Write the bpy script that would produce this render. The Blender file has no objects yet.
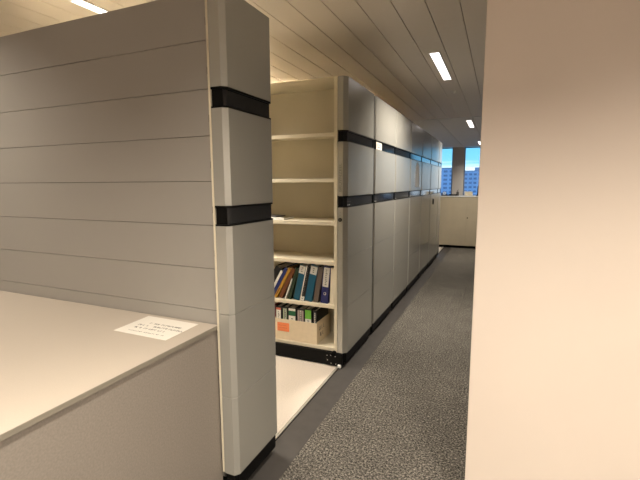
import bpy, bmesh, math, random
from mathutils import Vector, Matrix
random.seed(7)
S = bpy.context.scene
COL = S.collection
rad = math.radians

# ------------------------------------------------------------------ camera
F_PX = 412.5
YAW, PITCH, ROLL = rad(23.3257), rad(7.695), rad(-0.24)
cam_d = bpy.data.cameras.new('camera')
cam = bpy.data.objects.new('camera', cam_d)
COL.objects.link(cam)
cam_d.sensor_fit = 'HORIZONTAL'
cam_d.sensor_width = 36.0
cam_d.lens = F_PX / 640 * 36.0
cam_d.clip_start = 0.05
cam_d.clip_end = 2000
fw = Vector((-math.sin(YAW) * math.cos(PITCH), math.cos(YAW) * math.cos(PITCH), -math.sin(PITCH)))
rt = Vector((math.cos(YAW), math.sin(YAW), 0))
up = rt.cross(fw)
r2 = rt * math.cos(ROLL) + up * math.sin(ROLL)
u2 = -rt * math.sin(ROLL) + up * math.cos(ROLL)
m = Matrix((r2, u2, -fw)).transposed().to_4x4()
m.translation = Vector((0, 0, 1.55))
cam.matrix_world = m
S.camera = cam

# ------------------------------------------------------------------ exposure
S.view_settings.view_transform = 'Standard'
S.view_settings.look = 'None'
S.view_settings.gamma = 1
S.view_settings.use_curve_mapping = False
S.view_settings.exposure = 1.2
LAMP_COLOR = (1.0, 0.90, 0.76, 1)
LAMP_POWER = 26.0     # watts per strip lamp (louvred: the spread is limited)
LAMP_SPREAD = 124

# ------------------------------------------------------------------ world: dusk sky with cloud streaks
W = bpy.data.worlds.new('dusk_sky')
S.world = W
W.use_nodes = True
nt = W.node_tree
nt.nodes.clear()
N, L = nt.nodes, nt.links
out = N.new('ShaderNodeOutputWorld')
bg = N.new('ShaderNodeBackground')
tc = N.new('ShaderNodeTexCoord')
sep = N.new('ShaderNodeSeparateXYZ')
mp = N.new('ShaderNodeMapping')
mp.inputs['Scale'].default_value = (6, 6, 60)
no = N.new('ShaderNodeTexNoise')
no.inputs['Scale'].default_value = 1.6
no.inputs['Detail'].default_value = 6
ma = N.new('ShaderNodeMath'); ma.operation = 'MULTIPLY_ADD'
ma.inputs[1].default_value = 0.030; ma.inputs[2].default_value = -0.012
ad = N.new('ShaderNodeMath'); ad.operation = 'ADD'
rp = N.new('ShaderNodeValToRGB')
el = rp.color_ramp.elements
el[0].position = 0.0; el[0].color = (0.62, 0.70, 0.80, 1)
el[1].position = 1.0; el[1].color = (0.55, 0.85, 1.5, 1)
for p, c in ((0.034, (0.80, 0.84, 0.86, 1)), (0.042, (0.55, 0.76, 0.92, 1)), (0.050, (0.20, 0.52, 0.82, 1)),
             (0.075, (0.16, 0.50, 0.80, 1)), (0.10, (0.13, 0.44, 0.75, 1)), (0.3, (0.45, 0.8, 1.3, 1))):
    e = el.new(p); e.color = c
L.new(tc.outputs['Generated'], sep.inputs[0])
L.new(tc.outputs['Generated'], mp.inputs['Vector'])
L.new(mp.outputs[0], no.inputs['Vector'])
L.new(no.outputs['Fac'], ma.inputs[0])
L.new(sep.outputs['Z'], ad.inputs[0])
L.new(ma.outputs[0], ad.inputs[1])
L.new(ad.outputs[0], rp.inputs['Fac'])
L.new(rp.outputs['Color'], bg.inputs['Color'])
bg.inputs['Strength'].default_value = 0.78
L.new(bg.outputs[0], out.inputs['Surface'])

# ------------------------------------------------------------------ materials
def mat(name, col, rough=0.5, metal=0.0, spec=0.5, noise=None, bump=None, coat=0.0, emit=None):
    """noise=(scale, amount): colour variation; bump=(scale, strength, distance)"""
    M = bpy.data.materials.new(name)
    M.use_nodes = True
    t = M.node_tree
    b = t.nodes['Principled BSDF']
    b.inputs['Base Color'].default_value = (*col, 1)
    b.inputs['Roughness'].default_value = rough
    b.inputs['Metallic'].default_value = metal
    b.inputs['Specular IOR Level'].default_value = spec
    b.inputs['Coat Weight'].default_value = coat
    c = None
    if noise or bump:
        c = t.nodes.new('ShaderNodeTexCoord')
    if noise:
        n = t.nodes.new('ShaderNodeTexNoise')
        n.inputs['Scale'].default_value = noise[0]
        n.inputs['Detail'].default_value = 4
        r = t.nodes.new('ShaderNodeValToRGB')
        a = noise[1]
        r.color_ramp.elements[0].position = 0.3
        r.color_ramp.elements[1].position = 0.7
        r.color_ramp.elements[0].color = (*[v * (1 - a) for v in col], 1)
        r.color_ramp.elements[1].color = (*[min(1, v * (1 + a)) for v in col], 1)
        t.links.new(c.outputs['Object'], n.inputs['Vector'])
        t.links.new(n.outputs['Fac'], r.inputs['Fac'])
        t.links.new(r.outputs['Color'], b.inputs['Base Color'])
    if bump:
        n = t.nodes.new('ShaderNodeTexNoise')
        n.inputs['Scale'].default_value = bump[0]
        n.inputs['Detail'].default_value = 3
        bp = t.nodes.new('ShaderNodeBump')
        bp.inputs['Strength'].default_value = bump[1]
        bp.inputs['Distance'].default_value = bump[2]
        t.links.new(c.outputs['Object'], n.inputs['Vector'])
        t.links.new(n.outputs['Fac'], bp.inputs['Height'])
        t.links.new(bp.outputs['Normal'], b.inputs['Normal'])
    if emit:
        b.inputs['Emission Color'].default_value = emit[0]
        b.inputs['Emission Strength'].default_value = emit[1]
    return M

GREY = mat('grey_metallic_paint', (0.46, 0.45, 0.41), 0.26, 0.35, 1.0, bump=(900, 0.06, 0.001))
CLAD = mat('grey_cladding_paint', (0.36, 0.34, 0.31), 0.5, 0.1, 0.5, bump=(700, 0.05, 0.001))
GROOVE = mat('dark_grey_rubber', (0.10, 0.095, 0.09), 0.7)  # dark grey, shared by joint backing, slots, tray lid and pen cup
BLACK = mat('black_plastic', (0.003, 0.003, 0.003), 0.5, 0, 0.15)
GLOSSB = mat('gloss_black_band', (0.010, 0.011, 0.013), 0.08, 0.0, 0.8)
CREAM = mat('cream_steel_paint', (0.74, 0.67, 0.52), 0.42)
CREAM2 = mat('cream_back_panel', (0.60, 0.54, 0.41), 0.5, noise=(3, 0.03))
PLANK = mat('ceiling_metal_paint', (0.69, 0.625, 0.55), 0.45)
SEAM = mat('ceiling_seam', (0.3, 0.27, 0.23), 0.8)
TILE = mat('rear_ceiling_tile', (0.70, 0.68, 0.66), 0.6)
WALLP = mat('peach_wall_paint', (0.82, 0.715, 0.625), 0.7, noise=(1.5, 0.02), bump=(160, 0.12, 0.002))
WALLG = mat('grey_wall_paint', (0.60, 0.57, 0.55), 0.7, bump=(120, 0.1, 0.002))
VINYL = mat('grey_vinyl_strip', (0.05, 0.044, 0.04), 0.55, noise=(12, 0.12), bump=(60, 0.08, 0.002))
AISLE = mat('pale_aisle_panel', (0.62, 0.55, 0.475), 0.6, noise=(120, 0.16), bump=(300, 0.1, 0.001))
ALU = mat('brushed_aluminium', (0.75, 0.70, 0.62), 0.35, 0.3)
COUNTER = mat('warm_grey_laminate', (0.29, 0.255, 0.22), 0.55, noise=(140, 0.10))
TOPM = mat('counter_top_laminate', (0.46, 0.40, 0.335), 0.42, noise=(200, 0.03))
EDGE = mat('counter_edge_band', (0.26, 0.235, 0.19), 0.5)
PAPER = mat('white_paper', (0.74, 0.70, 0.63), 0.7)
INK = mat('black_ink', (0.10, 0.09, 0.085), 0.7)
FAINT = mat('grey_print', (0.13, 0.125, 0.115), 0.5)
CARD = mat('cream_cardboard', (0.76, 0.64, 0.46), 0.8, noise=(25, 0.04))
WOOD = mat('beige_cupboard_laminate', (0.52, 0.45, 0.33), 0.5, noise=(5, 0.04))
WHITE = mat('white_laminate', (0.85, 0.85, 0.84), 0.35)
LAMPM = mat('lamp_diffuser', (0.9, 0.9, 0.9), 0.5, emit=((1.0, 0.93, 0.90, 1), 1.2))
LAMPF = mat('lamp_housing', (0.70, 0.68, 0.64), 0.4)
FRAMEM = mat('window_frame_metal', (0.22, 0.27, 0.33), 0.45, 0.3)

def glass():
    M = bpy.data.materials.new('window_glass')
    M.use_nodes = True
    t = M.node_tree
    t.nodes.clear()
    o = t.nodes.new('ShaderNodeOutputMaterial')
    mx = t.nodes.new('ShaderNodeMixShader')
    tr = t.nodes.new('ShaderNodeBsdfTransparent')
    tr.inputs['Color'].default_value = (0.93, 0.97, 0.98, 1)
    gl = t.nodes.new('ShaderNodeBsdfGlossy')
    gl.inputs['Roughness'].default_value = 0.02
    fr = t.nodes.new('ShaderNodeFresnel')
    fr.inputs['IOR'].default_value = 1.45
    t.links.new(fr.outputs[0], mx.inputs['Fac'])
    t.links.new(tr.outputs[0], mx.inputs[1])
    t.links.new(gl.outputs[0], mx.inputs[2])
    t.links.new(mx.outputs[0], o.inputs['Surface'])
    return M
GLASS = glass()

def carpet():
    M = bpy.data.materials.new('speckled_grey_carpet')
    M.use_nodes = True
    t = M.node_tree
    b = t.nodes['Principled BSDF']
    b.inputs['Roughness'].default_value = 0.95
    b.inputs['Specular IOR Level'].default_value = 0.15
    c = t.nodes.new('ShaderNodeTexCoord')
    n = t.nodes.new('ShaderNodeTexNoise')
    n.inputs['Scale'].default_value = 82
    n.inputs['Detail'].default_value = 5
    n.inputs['Roughness'].default_value = 0.85
    r = t.nodes.new('ShaderNodeValToRGB')
    e = r.color_ramp.elements
    e[0].position = 0.40; e[0].color = (0.010, 0.009, 0.008, 1)
    e[1].position = 0.64; e[1].color = (0.40, 0.365, 0.315, 1)
    x = e.new(0.5); x.color = (0.095, 0.087, 0.076, 1)
    n2 = t.nodes.new('ShaderNodeTexNoise')
    n2.inputs['Scale'].default_value = 4
    n2.inputs['Detail'].default_value = 9
    n2.inputs['Roughness'].default_value = 0.8
    mm = t.nodes.new('ShaderNodeMath'); mm.operation = 'MULTIPLY_ADD'
    mm.inputs[1].default_value = 0.9; mm.inputs[2].default_value = 0.52
    br = t.nodes.new('ShaderNodeTexBrick')
    br.offset = 0.0
    br.inputs['Color1'].default_value = (1, 1, 1, 1)
    br.inputs['Color2'].default_value = (0.95, 0.95, 0.95, 1)
    br.inputs['Mortar'].default_value = (0.78, 0.78, 0.78, 1)
    br.inputs['Scale'].default_value = 1.0
    br.inputs['Mortar Size'].default_value = 0.0035
    br.inputs['Brick Width'].default_value = 0.5
    br.inputs['Row Height'].default_value = 0.5
    mp = t.nodes.new('ShaderNodeMapping')
    mp.inputs['Location'].default_value = (0.875, 0.12, 0)
    m1 = t.nodes.new('ShaderNodeMix'); m1.data_type = 'RGBA'; m1.blend_type = 'MULTIPLY'
    m1.inputs['Factor'].default_value = 1
    m2 = t.nodes.new('ShaderNodeVectorMath'); m2.operation = 'SCALE'
    lk = t.links.new
    lk(c.outputs['Object'], n.inputs['Vector']); lk(c.outputs['Object'], n2.inputs['Vector'])
    lk(c.outputs['Object'], mp.inputs['Vector']); lk(mp.outputs[0], br.inputs['Vector'])
    lk(n.outputs['Fac'], r.inputs['Fac']); lk(n2.outputs['Fac'], mm.inputs[0])
    lk(r.outputs['Color'], m1.inputs[6]); lk(br.outputs['Color'], m1.inputs[7])
    lk(m1.outputs[2], m2.inputs[0]); lk(mm.outputs[0], m2.inputs['Scale'])
    lk(m2.outputs[0], b.inputs['Base Color'])
    bp = t.nodes.new('ShaderNodeBump')
    bp.inputs['Strength'].default_value = 0.5; bp.inputs['Distance'].default_value = 0.004
    lk(n.outputs['Fac'], bp.inputs['Height']); lk(bp.outputs['Normal'], b.inputs['Normal'])
    return M
CARPET = carpet()

# ------------------------------------------------------------------ helpers
class MB:
    def __init__(s): s.bm = bmesh.new()
    def box(s, x0, x1, y0, y1, z0, z1):
        v = [s.bm.verts.new(p) for p in ((x0,y0,z0),(x1,y0,z0),(x1,y1,z0),(x0,y1,z0),(x0,y0,z1),(x1,y0,z1),(x1,y1,z1),(x0,y1,z1))]
        for f in ((3,2,1,0),(4,5,6,7),(0,1,5,4),(1,2,6,5),(2,3,7,6),(3,0,4,7)):
            s.bm.faces.new([v[i] for i in f])
        return s
    def prism(s, pts, z0, z1):
        a = [s.bm.verts.new((x, y, z0)) for x, y in pts]
        b = [s.bm.verts.new((x, y, z1)) for x, y in pts]
        s.bm.faces.new(a[::-1]); s.bm.faces.new(b)
        n = len(pts)
        for i in range(n):
            s.bm.faces.new((a[i], a[(i+1) % n], b[(i+1) % n], b[i]))
        return s
    def cyl(s, c, axis, r, h, n=20, r1=None, hole=0):
        """cylinder starting at c going along axis ('x','y','z') by h"""
        r1 = r if r1 is None else r1
        def P(a, rr, t):
            u, v = rr * math.cos(a), rr * math.sin(a)
            o = {'x': (t, u, v), 'y': (u, t, v), 'z': (u, v, t)}[axis]
            return (c[0]+o[0], c[1]+o[1], c[2]+o[2])
        A = [s.bm.verts.new(P(2*math.pi*i/n, r, 0)) for i in range(n)]
        B = [s.bm.verts.new(P(2*math.pi*i/n, r1, h)) for i in range(n)]
        for i in range(n):
            s.bm.faces.new((A[i], A[(i+1) % n], B[(i+1) % n], B[i]))
        if hole:
            A2 = [s.bm.verts.new(P(2*math.pi*i/n, hole, 0)) for i in range(n)]
            B2 = [s.bm.verts.new(P(2*math.pi*i/n, hole, h)) for i in range(n)]
            for i in range(n):
                j = (i+1) % n
                s.bm.faces.new((A2[i], B2[i], B2[j], A2[j]))
                s.bm.faces.new((A[i], A2[i], A2[j], A[j]))
                s.bm.faces.new((B[i], B[j], B2[j], B2[i]))
        else:
            s.bm.faces.new(A[::-1]); s.bm.faces.new(B)
        return s
    def build(s, name, material, parent=None, bevel=0, loc=None):
        bmesh.ops.recalc_face_normals(s.bm, faces=s.bm.faces)
        me = bpy.data.meshes.new(name)
        s.bm.to_mesh(me); s.bm.free()
        me.materials.append(material)
        o = bpy.data.objects.new(name, me)
        COL.objects.link(o)
        if parent: o.parent = parent
        if loc: o.location = loc
        if bevel:
            md = o.modifiers.new('bevel', 'BEVEL')
            md.width = bevel; md.segments = 2; md.limit_method = 'ANGLE'; md.angle_limit = rad(30)
            md.harden_normals = False
        return o

def tag(o, label, cat, group=None):
    o['label'] = label; o['category'] = cat
    if group: o['group'] = group
    return o
def thing(name, label, cat, loc=(0, 0, 0), rot=(0, 0, 0), group=None):
    o = bpy.data.objects.new(name, None)
    COL.objects.link(o)
    o.empty_display_size = 0.1
    o.location = loc; o.rotation_euler = rot
    return tag(o, label, cat, group)
def struct(o):
    o['kind'] = 'structure'; return o
def box(x0, x1, y0, y1, z0, z1): return MB().box(x0, x1, y0, y1, z0, z1)
def marks(mb, x0, y0, n, w, h, gap, put):
    """illegible small print: n narrow strokes of varied height, put(mb,u0,u1,v0,v1) places one"""
    u = x0
    for i in range(n):
        ww = w * random.uniform(0.5, 1.1)
        if random.random() < 0.13:
            u += ww * 1.4; continue
        k = random.choice((0, 1, 2))
        st = w * 0.28
        put(mb, u, u + st, y0, y0 + h)
        if k != 1: put(mb, u + st, u + ww, y0 + h - st, y0 + h)
        if k != 0: put(mb, u + st, u + ww, y0, y0 + st)
        if k == 2: put(mb, u + ww - st, u + ww, y0 + st, y0 + h * 0.9)
        u += ww + gap

# ------------------------------------------------------------------ room shell
CEIL = 2.75
YF = 14.6       # window facade
XL, XR, YB = -5.6, 1.62, -3.2
struct(box(-0.995, XR, YB, YF, -0.1, 0.0).build('floor', CARPET))
struct(box(-1.172, -0.995, YB, YF, -0.1, 0.001).build('floor', VINYL))
struct(box(XL, -1.205, YB, YF, -0.1, 0.0).build('floor', AISLE))
r = MB()
r.box(-1.205, -1.197, YB, YF, -0.05, 0.006)
r.box(-1.191, -1.184, YB, YF, -0.05, 0.005)
struct(r.build('trim_1', ALU))
struct(box(-1.205, -1.172, YB, YF, -0.1, -0.004).build('trim_2', BLACK))

PX = [-0.09 - 0.21 * k for k in range(-8, 27)]
def planks(y0, y1, thick_gap, name, material):
    c = MB()
    xs = sorted(x for x in PX if XL < x < XR)
    xs = [XL] + xs + [XR]
    for a, b in zip(xs[:-1], xs[1:]):
        if b - a < 0.02: continue
        ga = a + (thick_gap/2); gb = b - (thick_gap/2)
        # plank with a narrow stepped edge
        c.box(ga, gb, y0, y1, CEIL, CEIL + 0.02)
    return struct(c.build(name, material, bevel=0.002))
planks(YB, 8.14, 0.005, 'ceiling', PLANK)
struct(box(XL, XR, YB, YF + 0.1, CEIL + 0.021, CEIL + 0.15).build('ceiling', SEAM))
c = MB()
y = 8.17
while y < YF - 0.01:
    y1 = min(YF, y + 1.25)
    x = -5.6
    for x in [-5.5 + 0.625 * k for k in range(12)]:
        a, b = max(x, XL), min(x + 0.618, XR)
        if b > a: c.box(a, b, y, y1 - 0.007, CEIL - 0.004, CEIL + 0.02)
    y = y1
struct(c.build('ceiling', TILE, bevel=0.0015))

struct(box(XL - 0.1, XL, YB, YF, 0, CEIL + 0.1).build('wall_left', WALLG))
struct(box(XR, XR + 0.1, YB, YF, 0, CEIL + 0.1).build('wall_right', WALLG))
struct(box(XL, XR, YB - 0.1, YB, 0, CEIL + 0.1).build('wall_back', WALLP))
struct(box(-0.081, XR, 1.90, 2.05, 0, CEIL).build('wall_near', WALLP, bevel=0.004))

# facade with three window openings
WIN = [(-4.6, -3.3), (-2.95, -1.80-0.02), (-1.80, -1.455), (-1.105, 0.60), (1.28, 1.56)]
WIN = [(-3.16, -1.455), (-1.105, 0.60), (1.28, 1.58)]
f = MB()
SILL = 1.0
xs = [XL]
for a, b in WIN: xs += [a, b]
xs.append(XR)
for i in range(0, len(xs), 2):
    f.box(xs[i], xs[i+1], YF, YF + 0.35, SILL, CEIL)
f.box(XL, XR, YF, YF + 0.35, 0, SILL)
struct(f.build('wall_far', WALLG, bevel=0.003))
for i, (a, b) in enumerate(WIN):
    w = MB()
    t = 0.035
    w.box(a, a + t, YF + 0.08, YF + 0.14, SILL, CEIL)
    w.box(b - t, b, YF + 0.08, YF + 0.14, SILL, CEIL)
    w.box(a + t, b - t, YF + 0.08, YF + 0.14, CEIL - t, CEIL)
    w.box(a + t, b - t, YF + 0.08, YF + 0.14, SILL, SILL + t)
    fr = struct(w.build('window_%d' % (i + 1), FRAMEM))
    g = box(a + t, b - t, YF + 0.105, YF + 0.113, SILL + t, CEIL - t).build('glass', GLASS, fr)
    sl = box(a, b, YF - 0.04, YF + 0.08, SILL - 0.02, SILL).build('window_sill', WHITE, fr)

# ------------------------------------------------------------------ ceiling fittings
LAMPS = [(-0.625, -2.6, 0.6, 'recessed strip ceiling light behind the viewpoint'),
         (-0.625, -0.44, 0.75, 'recessed strip ceiling light just behind the near wall corner'),
         (-0.610, 4.08, 0.85, 'bright recessed strip light, largest in the corridor ceiling'),
         (-0.595, 8.55, 0.55, 'small distant strip light in the rear corridor ceiling'),
         (-0.580, 12.9, 0.5, 'farthest strip light, close to the windows beside the peach wall'),
         (-2.93, 0.0, 0.4, 'recessed strip ceiling light in front of the long grey shelving side'),
         (-2.60, 2.0, 0.9, 'recessed strip ceiling light above the open shelving aisle'),
         (-3.30, 4.6, 1.5, 'recessed strip ceiling light above the closed shelving cabinets'),
         (-3.30, 7.2, 1.2, 'recessed strip ceiling light above the far shelving cabinets'),
         (0.84, -0.4, 1.2, 'added unseen strip light brightening the peach wall')]  # last lamp is added out of view to brighten the peach wall
def make_lamp(x, y, power, label, first):
    if first is None:
        t = thing('ceiling_light', label, 'ceiling light', (x, y, CEIL), group='strip lights in the ceiling')
        h = MB()
        w, l = 0.050, 1.10
        h.box(-w, -w + 0.008, 0, l, -0.006, 0.0); h.box(w - 0.008, w, 0, l, -0.006, 0.0)
        h.box(-w + 0.008, w - 0.008, 0, 0.008, -0.006, 0.0); h.box(-w + 0.008, w - 0.008, l - 0.008, l, -0.006, 0.0)
        h.build('housing', LAMPF, t)
        box(-w + 0.009, w - 0.009, 0.009, l - 0.009, -0.004, -0.0005).build('diffuser', LAMPM, t)
        ld = bpy.data.lights.new('tube', 'AREA')
        ld.shape = 'RECTANGLE'; ld.size = 0.08; ld.size_y = 1.08
        ld.energy = LAMP_POWER * power; ld.color = LAMP_COLOR[:3]; ld.spread = rad(LAMP_SPREAD)
        lo = bpy.data.objects.new('tube', ld)
        COL.objects.link(lo); lo.parent = t; lo.location = (0, 0.55, -0.007)
        return t
    t = first.copy(); COL.objects.link(t); t.location = (x, y, CEIL); t['label'] = label
    for ch in first.children:
        c = ch.copy(); COL.objects.link(c); c.parent = t
        if c.type == 'LIGHT':
            c.data = c.data.copy(); c.data.energy = LAMP_POWER * power
    return t
first = None
for x, y, pw_, lb in LAMPS:
    o = make_lamp(x, y, pw_, lb, first)
    first = first or o
t = thing('smoke_detector', 'small round smoke detector on the plank ceiling beyond the bright light', 'smoke detector', (-0.60, 5.84, CEIL))
MB().cyl((0, 0, -0.012), 'z', 0.032, 0.012).build('base', LAMPF, t)
MB().cyl((0, 0, -0.032), 'z', 0.014, 0.02, r1=0.026).build('sensor', LAMPF, t)

# ------------------------------------------------------------------ shelving cabinets
XFACE = -1.12
TOP = 2.385
UNITS_LEFT = -5.2
LOWB, UPB = (1.362, 1.455), (1.885, 1.975)

def profile(y0, y1, inset=0.0, ch=0.036):
    i = inset
    if y0 < 2:      # the end cabinet nearest the viewer stands a little further out
        xi, xb, xf, ch = -1.186, -1.129, -1.110, 0.024
    else:
        xi, xb, xf = -1.198, -1.152, XFACE
    return [(xi, y0 + i), (xb, y0 + i), (xf - i, y0 + ch + i * 0.4),
            (xf - i, y1 - 0.008), (xf - 0.008 - i, y1 - min(i, 0.0008)), (xi, y1 - min(i, 0.0008))]

def front(t, y0, y1, plinth=0.125, gap=0.0):
    fp = MB()
    for a, b in ((plinth, 0.529), (0.532, 0.944), (0.9462, LOWB[0]), (LOWB[1], UPB[0]), (UPB[1], TOP)):
        fp.prism(profile(y0, y1), a, b)
    fp.prism(profile(y0, y1, 0.003), plinth + 0.02, LOWB[0] - 0.02)
    fp.build('front_panel', GREY, t, bevel=0.0015)
    for a, b in (LOWB, UPB):
        band = MB()
        band.prism(profile(y0, y1, 0.0105), a + 0.001, b - 0.001)
        o = band.build('trim_band', GLOSSB, t)
        lip = MB()
        lip.prism(profile(y0, y1, 0.001), a + 0.0005, a + 0.0075)
        lip.prism(profile(y0, y1, 0.001), b - 0.0095, b - 0.0005)
        lip.build('band_edge', BLACK, o)
        pf = profile(y0, y1, 0.009)
        MB().prism([(pf[0][0], y0 + .009), (pf[1][0] + .001, y0 + .009), (pf[1][0] + .001, y0 + .02), (pf[0][0], y0 + .02)], a + 0.008, b - 0.010).build('band_end', BLACK, o)
    # black running base below the panel
    pb = MB()
    pb.prism(profile(y0, y1, 0.012), 0.035, plinth - 0.001)
    pb.box(-1.198 if y0 > 2 else -1.176, XFACE - 0.03, y0 + 0.03, y1 - 0.03, 0.008, 0.035)
    pb.build('plinth', BLACK, t, bevel=0.003)
    if gap:
        box(-1.197, XFACE - 0.006, y1 + 0.001, y1 + gap, 0.10, TOP - 0.01).build('dark_gap_strip', BLACK, t)  # black strip added so the gap between cabinets reads dark

SHELF_Z = [0.155, 0.532, 0.905, 1.240, 1.596, 1.962]   # top surfaces
def shelves(t, y_open, y_back, sgn):
    """open bays; y_open is the open edge, sgn=+1 when the back lies at larger y"""
    a, b = sorted((y_open, y_back))
    xs = [-1.205, -2.205, -3.205, -4.205, -5.2]
    for x in xs:
        u = MB()
        u.box(x - 0.028, x, a + 0.001, b, 0.07, TOP - 0.002)
        u.build('upright', CREAM, t, bevel=0.002)
    for x0, x1 in zip(xs[:-1], xs[1:]):
        for z in SHELF_Z:
            s = MB()
            yo = y_open + sgn * 0.006
            yb = y_back - sgn * 0.002
            s.box(x1 + 0.001, x0 - 0.029, min(yo, yb), max(yo, yb), z - 0.006, z)
            s.box(x1 + 0.001, x0 - 0.029, min(yo, yo + sgn * 0.012), max(yo, yo + sgn * 0.012), z - 0.031, z - 0.006)
            s.build('shelf', CREAM, t, bevel=0.002)

def cabinet(label, y0, y1, side='closed', group='grey shelving cabinets along the corridor', gap=0.013):
    t = thing('shelving_cabinet', label, 'shelving cabinet', (0, 0, 0), group=group)
    front(t, y0, y1, gap=gap)
    ys, ye = y0 + 0.012, y1 - 0.012
    if side == 'open':
        mid = ys + 0.375
        shelves(t, ys, mid, 1)
        box(UNITS_LEFT, -1.205, mid, mid + 0.012, 0.07, TOP - 0.002).build('back_panel', CREAM2, t)
        box(UNITS_LEFT, -1.2, mid + 0.012, ye, 0.07, TOP - 0.002).build('rear_half', CREAM, t)
    elif side == 'near':
        box(UNITS_LEFT, -1.195, ys + 0.04, ys + 0.05, 0.07, TOP - 0.002).build('back_panel', CREAM2, t)
        shelves(t, ye, ys + 0.052, -1)
    else:
        box(UNITS_LEFT, -1.2, ys, ye, 0.07, TOP - 0.002).build('carcass', CREAM, t, bevel=0.002)
    box(UNITS_LEFT, -1.199, ys + (0.02 if side == 'near' else 0), ye, TOP - 0.001, TOP + 0.004).build('top_board', CREAM, t)
    box(UNITS_LEFT, -1.199, ys + 0.002, ye - 0.002, 0.006, 0.069).build('base_frame', BLACK, t)
    return t

NEAR0, NEAR1 = 1.54, 1.945
near = cabinet('tall grey end cabinet nearest the viewer, beside the counter with the paper', NEAR0, NEAR1, 'near', gap=0)
# side cladding of the near unit: stacked horizontal sheets
cl = MB()
js = [0.09, 0.33, 0.54, 0.748, 0.953, 1.156, 1.362, 1.565, 1.769, 1.973, 2.179, TOP + 0.002]
for a, b in zip(js[:-1], js[1:]):
    cl.box(UNITS_LEFT, -1.2025, 1.556, 1.566, a + 0.0012, b - 0.0012)
cl.build('side_cladding', CLAD, near, bevel=0.0008)
box(UNITS_LEFT + 0.002, -1.201, 1.567, 1.574, 0.08, TOP - 0.002).build('backing_sheet', GROOVE, near)
st = box(-1.1985, -1.1875, 1.541, 1.60, 0.13, TOP - 0.002).build('corner_upright', CREAM, near)
z = 0.2
while z < 2.35:
    box(-1.2005, -1.1986, 1.5405, 1.55, z, z + 0.03).build('slot', GROOVE, st)
    z += 0.2035

c1 = cabinet('open grey shelving cabinet holding leaning binders and a full carton', 3.14, 3.912, 'open', gap=0.03)
c2 = cabinet('closed grey cabinet with a small square white label on its upper band', 3.945, 4.815)
c3 = cabinet('closed grey cabinet just before the one with the tall white notice', 4.83, 5.70)
c4 = cabinet('closed grey cabinet with a tall narrow white notice on its front', 5.715, 6.61)
c5 = cabinet('closed grey cabinet next beyond the one with the tall white notice', 6.625, 7.55)
c6 = cabinet('closed grey cabinet with a black lock, second from the far end', 7.565, 8.57)
c7 = cabinet('slim grey cabinet at the far end of the row by the cupboard', 8.585, 9.03)

# lower-band icons on every mobile cabinet
def icons(t, y0):
    m1 = MB(); xf = XFACE - 0.0112
    for r_, z in enumerate((1.425, 1.405)):
        for k in range(3):
            yy = y0 + 0.055 + k * 0.03
            m1.box(xf, xf + 0.001, yy, yy + 0.013, z, z + 0.006)
    m1.build('button_icons', FAINT, t)
    m2 = MB()
    m2.box(xf, xf + 0.001, y0 + 0.05, y0 + 0.078, 1.378, 1.384)
    m2.box(xf, xf + 0.001, y0 + 0.095, y0 + 0.108, 1.378, 1.386)
    m2.build('white_mark', PAPER, t)
for t, y0 in ((c1, 3.14), (c2, 3.945), (c3, 4.83), (c4, 5.715), (c5, 6.625), (c6, 7.565)):
    icons(t, y0)

# details of the open cabinet: lettering up the corner, lock, two dots, base bracket
def text_mesh(name, body, size, material, parent, M, squeeze=1.0):
    cu = bpy.data.curves.new(name, 'FONT')
    cu.body = body; cu.size = size; cu.extrude = 0.0003
    o = bpy.data.objects.new(name, cu)
    COL.objects.link(o)
    dg = bpy.context.evaluated_depsgraph_get()
    me = bpy.data.meshes.new_from_object(o.evaluated_get(dg))
    bpy.data.objects.remove(o)
    me.materials.clear(); me.materials.append(material)
    me.transform(Matrix.Scale(squeeze, 4, (1, 0, 0)))
    me.transform(M)
    ob = bpy.data.objects.new(name, me)
    COL.objects.link(ob); ob.parent = parent
    return ob
# text x axis -> +z, text y axis -> -x, normal -> -y
M = Matrix(((0, -1, 0, -1.163), (0, 0, -1, 3.1395), (1, 0, 0, 1.488), (0, 0, 0, 1)))
text_mesh('lettering', 'BRUYNZEEL', 0.032, INK, c1, M, 1.32)
def lock(t, x, y, z, r_, axis='y'):
    if axis == 'y':
        o = MB().cyl((x, y - 0.006, z), 'y', r_, 0.0065).build('lock', BLACK, t)
        MB().cyl((x, y - 0.009, z), 'y', r_ * 0.25, 0.003).build('keyhole', FAINT, o)
    else:
        o = MB().cyl((x, y, z), 'x', r_, 0.007).build('lock', BLACK, t)
    return o
lock(c1, -1.174, 3.1395, 1.262, 0.016)
d = MB()
d.cyl((-1.174, 3.138, 1.300), 'y', 0.003, 0.002); d.cyl((-1.174, 3.138, 1.322), 'y', 0.0025, 0.002)
d.build('indicator_dots', FAINT, c1)
lk6 = MB(); lk6.box(XFACE, XFACE + 0.012, 7.90, 7.98, 1.17, 1.27); lk6.build('lock', BLACK, c6, bevel=0.004)
b = MB()
b.box(-1.30, -1.15, 3.125, 3.150, 0.012, 0.122)
b.cyl((-1.225, 3.125, 0.118), 'y', 0.022, 0.02)
b.build('base_bracket', BLACK, c1, bevel=0.003)
for x, z in ((-1.285, .095), (-1.252, .100), (-1.21, .095), (-1.282, .055), (-1.248, .030), (-1.205, .028)):
    MB().cyl((x, 3.122, z), 'y', 0.0035, 0.004, 10).build('screw', ALU, c1)
MB().box(-1.185, -1.155, 3.105, 3.126, 0.004, 0.030).build('rail_guide', WHITE, c1, bevel=0.004)
box(-5.2, -1.22, 3.136, 3.152, 0.008, 0.122).build('kick_plate', BLACK, c1)

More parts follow.
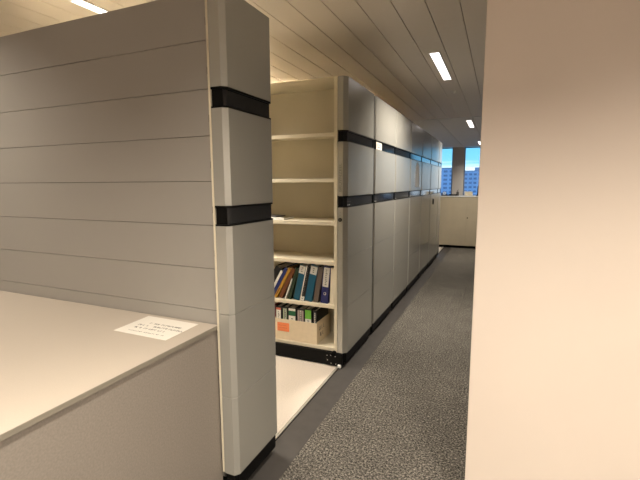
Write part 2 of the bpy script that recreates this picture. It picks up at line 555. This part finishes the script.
# label and notice
lb = box(XFACE - 0.001, XFACE + 0.001, 3.99, 4.20, 1.888, 1.958).build('paper_label', PAPER, c2)
mk = MB()
marks(mk, 4.03, 1.925, 8, 0.013, 0.012, 0.004, lambda m_, a, b_, c_, d_: m_.box(XFACE + 0.001, XFACE + 0.0013, a, b_, c_, d_))
marks(mk, 4.03, 1.905, 8, 0.013, 0.010, 0.004, lambda m_, a, b_, c_, d_: m_.box(XFACE + 0.001, XFACE + 0.0013, a, b_, c_, d_))
mk.build('print', FAINT, lb)
nt_ = MB()
nt_.prism([(0, 0), (0.30, 0), (0.30, 0.285), (0.17, 0.36), (0.10, 0.36), (0, 0.27)], 0, 0.001)
nt_ = nt_.build('paper_notice', mat('bright_white_paper', (0.95, 0.92, 0.90), 0.55), c4)
nt_.data.transform(Matrix(((0, 0, 1, XFACE + 0.0002), (1, 0, 0, 6.10), (0, 1, 0, 1.50), (0, 0, 0, 1))))

# ------------------------------------------------------------------ binders and books on the shelf
cols = {
 'teal': mat('teal_cover', (0.006, 0.09, 0.16), 0.4), 'navy': mat('navy_cover', (0.018, 0.022, 0.12), 0.4),
 'deepblue': mat('deep_blue_cover', (0.015, 0.03, 0.15), 0.4), 'mustard': mat('mustard_cover', (0.42, 0.22, 0.025), 0.5),
 'orange': mat('burnt_orange_cover', (0.16, 0.05, 0.012), 0.5), 'green': mat('dark_green_cover', (0.02, 0.04, 0.018), 0.5),
 'white': mat('white_cover', (0.78, 0.76, 0.70), 0.5), 'taupe': mat('taupe_cover', (0.11, 0.085, 0.07), 0.5),
 'cream': mat('cream_cover', (0.72, 0.65, 0.52), 0.6), 'black': mat('black_cover', (0.006, 0.006, 0.007), 0.5),
 'greylab': mat('grey_label', (0.62, 0.60, 0.55), 0.6), 'lime': mat('lime_label', (0.16, 0.48, 0.05), 0.6),
 'dgreen': mat('bottle_green_label', (0.01, 0.12, 0.05), 0.6), 'red': mat('salmon_label', (0.65, 0.15, 0.10), 0.6),
 'maroon': mat('maroon_cover', (0.16, 0.015, 0.02), 0.5), 'pink': mat('pinkish_grey_label', (0.40, 0.32, 0.30), 0.6),
 'palegreen': mat('pale_green_label', (0.42, 0.52, 0.36), 0.6), 'greyc': mat('mid_grey_cover', (0.25, 0.25, 0.25), 0.5),
}
def volume(name, label, cat, col, w, h, dpt, x, y, z, ang, group, labels=(), ring=None, pages='white'):
    """file or book: x is the lower right front corner, leaning to the right by ang"""
    t = thing(name, label, cat, (x, y, z), (0, ang, 0), group)
    bt = 0.0025
    cv = MB()
    cv.box(-w, 0, 0, 0.003, 0, h)
    cv.box(-w, -w + bt, 0.003, dpt, 0, h); cv.box(-bt, 0, 0.003, dpt, 0, h)
    cv.build('cover', cols[col], t, bevel=0.0008)
    box(-w + bt + 0.0005, -bt - 0.0005, 0.006, dpt - 0.008, 0.006, h - 0.012).build('pages', PAPER, t)
    for (z0, z1, c_, u0, u1) in labels:
        o = box(-w * (1 - u0), -w * (1 - u1), -0.0008, 0.0, z0, z1).build('spine_label', cols[c_], t)
        if c_ in ('greylab', 'white') and z1 - z0 > 0.06 and w > 0.03:
            pm = MB()
            n_ = int((z1 - z0) / 0.016)
            for i in range(1, n_):
                zz = z0 + i * 0.016
                pm.box(-w * 0.62, -w * 0.62 + w * random.uniform(0.12, 0.3), -0.0011, -0.0008, zz, zz + 0.008)
            pm.build('print', FAINT, o)
    if ring:
        MB().cyl((-w / 2, -0.0022, ring), 'y', 0.0125, 0.0022, 20, hole=0.009).build('finger_ring', ALU, t)
    return t
BG = 'files leaning on the shelf above the carton'
SZ = 0.532
#   name, label, cat, colour, thickness, height, depth, lean deg, labels, ring
row = [
 ('file_box', 'cream upright file against the right end of the binder shelf', 'file', 'cream', 0.036, 0.315, 0.25, 2.0, [], None),
 ('ring_binder', 'navy binder with long white spine label and finger ring', 'binder', 'navy', 0.066, 0.325, 0.28, 5.5, [(0.145, 0.315, 'greylab', 0.10, 0.90)], 0.085),
 ('ring_binder', 'brown-grey plain binder left of the navy one with the ring', 'binder', 'taupe', 0.046, 0.315, 0.27, 9.5, [], None),
 ('ring_binder', 'teal binder with pale top label, between a striped file and a brown-grey binder', 'binder', 'teal', 0.066, 0.325, 0.28, 12.0, [(0.245, 0.318, 'greylab', 0.03, 0.97)], None),
 ('ring_binder', 'black binder with white bars between the two teal binders', 'binder', 'black', 0.040, 0.320, 0.28, 12.5, [(0.0, 0.320, 'white', 0.0, 0.22), (0.0, 0.04, 'white', 0.22, 0.98)], None),
 ('ring_binder', 'teal binder with pale top label, left of the black and white one', 'binder', 'teal', 0.062, 0.322, 0.28, 13.5, [(0.245, 0.316, 'greylab', 0.05, 0.95), (0.0, 0.24, 'green', 0.0, 0.1)], None),
 ('book', 'dark green thin book with pages showing beside the left teal binder', 'book', 'green', 0.030, 0.300, 0.24, 17.0, [], None),
 ('book', 'thin white booklet squeezed right of the burnt orange book', 'book', 'white', 0.012, 0.200, 0.21, 21.0, [], None),
 ('book', 'burnt orange book leaning right beside the mustard one', 'book', 'orange', 0.034, 0.310, 0.24, 27.0, [], None),
 ('book', 'mustard yellow book leaning steeply to the right', 'book', 'mustard', 0.028, 0.315, 0.24, 29.0, [(0.03, 0.10, 'orange', 0.3, 0.55)], None),
 ('ring_binder', 'deep blue binder leaning left of the mustard book', 'binder', 'deepblue', 0.030, 0.315, 0.28, 29.5, [], None),
 ('book', 'white slim book, leftmost of the leaning row', 'book', 'white', 0.022, 0.285, 0.24, 30.0, [], None),
 ('ring_binder', 'black binder leaning at the left, half hidden by the near cabinet', 'binder', 'black', 0.060, 0.315, 0.28, 31.0, [], None),
]
done = [(-1.234, 0.0, 0.34)]      # left faces already standing: base x, lean, height of the top
for (nm, lb_, cat, col, w, h, dp, ang, labs, ring) in row:
    a = rad(ang)
    zc = h * math.cos(a)
    x = 1e9
    for (bx_, an, zt_) in done:
        for zt in (0.0, min(zc, zt_)):
            x = min(x, bx_ + zt * math.tan(an) - zt * math.tan(a))
    x -= 0.0015
    volume(nm, lb_, cat, col, w, h, dp, x, 3.178, SZ + 0.0005, a, BG, labs, ring)
    done.append((x - w / math.cos(a), a, zc + w * math.sin(a)))

# ------------------------------------------------------------------ carton with binders on the bottom shelf
CZ = 0.1555
ct = thing('carton', 'open cream cardboard carton with orange note, full of binders', 'box', (-1.605, 3.165, CZ))
bx = MB()
w2, dpt, hh, th = 0.2075, 0.30, 0.192, 0.004
bx.box(-w2, w2, 0, dpt, 0, th)
bx.box(-w2, w2, 0, th, th, hh); bx.box(-w2, w2, dpt - th, dpt, th, hh)
bx.box(-w2, -w2 + th, th, dpt - th, th, hh + 0.01); bx.box(w2 - th, w2, th, dpt - th, th, hh + 0.01)
bx.build('body', CARD, ct, bevel=0.001)
NOTE = mat('orange_sticky_note', (0.90, 0.26, 0.10), 0.7)
sn = box(-w2 + 0.022, -w2 + 0.143, -0.0012, 0.0, 0.078, 0.158).build('sticky_note', NOTE, ct)
pm = MB()
for k in range(2):
    marks(pm, -w2 + 0.035, 0.13 - k * 0.024, 9, 0.008, 0.008, 0.003, lambda m_, a, b_, c_, d_: m_.box(a, b_, -0.0015, -0.0012, c_, d_))
pm.build('print', mat('faded_pencil', (0.6, 0.16, 0.06), 0.7), sn)
wr = MB()
for zz, y0_ in ((0.115, 0.05), (0.055, 0.05)):
    marks(wr, y0_, zz, 6, 0.018, 0.034, 0.006, lambda m_, a, b_, c_, d_: m_.box(w2, w2 + 0.0006, a, b_, c_, d_))
wr.build('handwriting', INK, ct)
GB = 'binders standing in the cardboard carton'
inbox = [
 (-1.752, 0.058, 'black', 'white and salmon labelled binder at the left end inside the carton', [(0.10, 0.265, 'white', .10, .90), (0.265, 0.285, 'red', .10, .90)], 0.300),
 (-1.690, 0.052, 'black', 'binder with pale green and white stripes inside the carton', [(0.05, 0.285, 'palegreen', .15, .40), (0.05, 0.285, 'white', .48, .62), (0.05, 0.285, 'palegreen', .7, .85)], 0.302),
 (-1.605, 0.078, 'black', 'wide white-labelled binder with bottle green band in the carton', [(0.05, 0.225, 'white', .06, .92), (0.225, 0.27, 'dgreen', .06, .92), (0.27, 0.292, 'white', .06, .92)], 0.305),
 (-1.525, 0.066, 'black', 'pinkish grey striped binder in the middle right of the carton', [(0.05, 0.285, 'pink', .02, .35), (0.05, 0.285, 'greylab', .40, .58), (0.05, 0.285, 'pink', .64, .92)], 0.302),
 (-1.453, 0.066, 'black', 'white-labelled binder with lime green top in the carton', [(0.05, 0.215, 'white', .06, .94), (0.215, 0.295, 'lime', .06, .94)], 0.308),
 (-1.405, 0.034, 'black', 'slim black folder with grey label at the right end inside the carton', [(0.05, 0.28, 'greylab', .35, .65)], 0.300),
]
for (x, w, col, lb_, labs, h) in inbox:
    volume('ring_binder', lb_, 'binder', col, w, h, 0.275, x, 3.175, CZ + 0.0045, 0, GB, labs, None)
volume('ring_binder', 'dark red binder standing left of the cardboard carton', 'binder', 'maroon', 0.055, 0.315, 0.27, -1.822, 3.19, CZ + 0.0005, 0, None, [], None)

# papers lying on the third shelf
t = thing('booklet_stack', 'small white clip tray lying at the left of the bare shelf', 'tray', (-1.80, 3.18, 1.2405))
q = MB(); q.box(-0.16, 0.085, 0.0, 0.20, 0, 0.003); q.box(-0.16, 0.085, 0.0, 0.004, 0.003, 0.022); q.box(0.081, 0.085, 0.004, 0.20, 0.003, 0.016); q.box(-0.16, -0.156, 0.004, 0.20, 0.003, 0.022)
q.build('base', WHITE, t, bevel=0.001)
box(-0.13, 0.0, 0.01, 0.19, 0.022, 0.030).build('lid', GROOVE, t)
box(-0.05, -0.02, -0.001, 0.0, 0.004, 0.012).build('clip', BLACK, t)
t.name = 'paper_tray'

# ------------------------------------------------------------------ counter with the paper sign
t = thing('low_cabinet', 'warm grey low cabinet with pale top in the left foreground', 'cabinet', (0, 0, 0))
ZT = 0.885
box(-3.2, -1.207, -0.6, 1.5525, 0.0, ZT - 0.0195).build('body', COUNTER, t, bevel=0.002)
box(-3.2, -1.2025, -0.6, 1.553, ZT - 0.019, ZT).build('top_board', TOPM, t, bevel=0.001)
box(-1.2025, -1.1995, -0.6, 1.553, ZT - 0.019, ZT - 0.0005).build('edge_strip', EDGE, t)
# printed sheet
ps = thing('paper_sign', 'white printed sheet lying on the low cabinet top', 'paper', (0, 0, ZT))
sh = MB()
cor = [(-1.614, 1.526), (-1.293, 1.522), (-1.287, 1.300), (-1.602, 1.304)]
sh.prism(cor[::-1], 0.0003, 0.0012)
sh.build('sheet', PAPER, ps)
pr = MB()
for (u0, v0, n_, w_, h_) in ((-1.520, 1.438, 17, 0.0095, 0.0125), (-1.560, 1.405, 24, 0.0095, 0.0125), (-1.548, 1.372, 17, 0.0098, 0.0130), (-1.545, 1.335, 24, 0.0070, 0.0060)):
    marks(pr, u0, v0, n_, w_, h_, 0.0035, lambda m_, a, b_, c_, d_: m_.box(a, b_, c_, d_, 0.0012, 0.0015))
pr.build('print', INK, ps)

# ------------------------------------------------------------------ cupboard at the corridor's end
cb = thing('cupboard', 'beige two-door cupboard with white top at the corridor end', 'cupboard', (-1.325, 10.42, 0))
ZC = 1.235
box(0, 1.29, 0.022, 0.47, 0.06, ZC).build('body', WOOD, cb)
d1 = box(0.003, 0.643, 0, 0.0215, 0.065, ZC - 0.003).build('door', WOOD, cb, bevel=0.002)
d2 = box(0.648, 1.287, 0, 0.0215, 0.065, ZC - 0.003).build('door', WOOD, cb, bevel=0.002)
o = MB().cyl((0.665, -0.006, 0.738), 'y', 0.014, 0.006).build('lock', BLACK, d2)
box(-0.008, 1.298, -0.01, 0.48, ZC + 0.0005, ZC + 0.022).build('top_board', WHITE, cb, bevel=0.002)
box(0.01, 1.28, 0.03, 0.45, 0.0, 0.059).build('plinth', BLACK, cb)
ZU = ZC + 0.0225
# objects on top
t = thing('tape_dispenser', 'small black and white tape dispenser on the cupboard top at left', 'tape dispenser', (-1.215, 10.50, ZU))
g = MB(); g.prism([(-0.07, -0.03), (0.07, -0.03), (0.07, 0.03), (-0.07, 0.03)], 0, 0.03)
g.prism([(-0.07, -0.03), (-0.045, -0.03), (-0.045, 0.03), (-0.07, 0.03)], 0.03, 0.075)
g.prism([(0.045, -0.03), (0.07, -0.03), (0.07, 0.03), (0.045, 0.03)], 0.03, 0.055)
g.build('body', BLACK, t, bevel=0.004)
MB().cyl((0, -0.02, 0.062), 'y', 0.036, 0.04, hole=0.016).build('tape_roll', WHITE, t)
t = thing('stapler', 'flat black stapler lying on the cupboard top', 'stapler', (-1.03, 10.50, ZU))
box(-0.11, 0.11, -0.025, 0.025, 0, 0.016).build('base', BLACK, t, bevel=0.003)
a_ = box(-0.09, 0.11, -0.02, 0.02, 0.022, 0.045).build('arm', BLACK, t, bevel=0.006)
t = thing('storage_box', 'pale storage box on the cupboard top in front of the window', 'box', (-0.67, 10.68, ZU))
box(-0.09, 0.09, -0.08, 0.08, 0, 0.09).build('body', CREAM, t, bevel=0.004)
box(-0.096, 0.096, -0.086, 0.086, 0.0905, 0.105).build('lid', WHITE, t, bevel=0.003)
t = thing('desk_lamp', 'dark upright object on the cupboard top beside the peach wall', 'desk lamp', (-0.44, 10.60, ZU))
MB().cyl((0, 0, 0), 'z', 0.06, 0.015).build('base', BLACK, t)
MB().cyl((0, 0, 0.015), 'z', 0.035, 0.22, r1=0.03).build('column', BLACK, t)
tag(t, 'dark round bottle on the cupboard top beside the peach wall', 'bottle'); t.name = 'bottle'
MB().cyl((0, 0, 0.2355), 'z', 0.018, 0.03).build('cap', BLACK, t)
t = thing('pen_holder', 'slim dark pen holder at the cupboard top below the wall pier', 'pen holder', (-0.93, 10.72, ZU))
MB().cyl((0, 0, 0), 'z', 0.03, 0.09, hole=0.026).build('cup', GROOVE, t)
for k in range(3):
    MB().cyl((-0.012 + k * 0.012, 0.004 * k, 0.004), 'z', 0.003, 0.13 + 0.012 * k, 8).build('pen', BLACK, t)

# ------------------------------------------------------------------ the town outside
struct(box(-300, 300, 30, 900, -22.5, -22).build('ground', mat('town_ground', (0.10, 0.12, 0.14), 0.9, noise=(0.05, 0.3))))
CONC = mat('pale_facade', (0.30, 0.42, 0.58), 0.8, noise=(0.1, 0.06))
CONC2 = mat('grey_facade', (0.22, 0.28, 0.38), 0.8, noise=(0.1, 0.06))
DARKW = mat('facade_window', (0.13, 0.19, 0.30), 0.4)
def building(name, label, x0, x1, y, top, cols_, rows_, material, dz=3.1, depth=14, zlow=-22, steps=()):
    t = thing(name, label, 'building', ((x0 + x1) / 2, y, zlow))
    H = top - zlow
    hw = (x1 - x0) / 2
    box(-hw, hw, 0, depth, 0, H).build('facade', material, t)
    box(-hw - .3, hw + .3, -.3, depth + .3, H, H + 0.6).build('roof', CONC2, t)
    for (a, b, h) in steps:
        box(a - (x0 + x1) / 2, b - (x0 + x1) / 2, 2, depth - 2, H + 0.6, H + 0.6 + h).build('roof_block', CONC2, t)
    pw = 2 * hw / cols_
    proto = None
    for r_ in range(rows_):
        for c_ in range(cols_):
            px, pz = -hw + pw * (c_ + .5), H - 2.2 - r_ * dz
            if proto is None:
                proto = box(-pw * .32, pw * .32, -.15, 0.05, -.75, .75).build('window', DARKW, t)
                o = proto
            else:
                o = proto.copy(); COL.objects.link(o); o.parent = t
            o.location = (px, 0, pz)
building('apartment_building', 'pale apartment block seen through the left window', -62, -27, 330, 13.0, 8, 9, CONC)
building('apartment_building', 'wide apartment block with roof blocks seen through the right window', -24.5, 8, 325, 10.5, 10, 8, CONC, steps=((-17, -12, 2.2), (-10.5, 7, 3.6)))
building('office_building', 'low grey building in front of the right apartment block', -17.5, -9, 215, -4.0, 4, 3, CONC2, depth=10)
LEAF = mat('dusk_foliage', (0.05, 0.09, 0.08), 0.9)
def tree(label, x, y, h, r_, sd):
    t = thing('tree', label, 'tree', (x, y, -22), group='trees in the town outside')
    MB().cyl((0, 0, 0), 'z', 0.5, h * 0.6, 10, r1=0.25).build('trunk', mat('bark', (0.06, 0.05, 0.045), 0.9), t)
    bm = bmesh.new()
    rnd = random.Random(sd)
    for k in range(16):
        mtx = Matrix.Translation((rnd.uniform(-r_, r_) * .7, rnd.uniform(-r_, r_) * .7, h * rnd.uniform(.45, .92)))
        bmesh.ops.create_icosphere(bm, subdivisions=2, radius=r_ * rnd.uniform(.3, .5), matrix=mtx)
    for v in bm.verts:
        v.co += Vector((rnd.uniform(-.3, .3), rnd.uniform(-.3, .3), rnd.uniform(-.3, .3)))
    me = bpy.data.meshes.new('crown'); bm.to_mesh(me); bm.free(); me.materials.append(LEAF)
    o = bpy.data.objects.new('crown', me); COL.objects.link(o); o.parent = t
tree('dark tree in front of the pale block, left window', -21, 190, 17, 5, 1)
tree('dark tree at the right edge of the right window', -8.2, 180, 19, 4.5, 2)
tree('small dark tree left in the right window', -13.8, 185, 15, 4, 3)
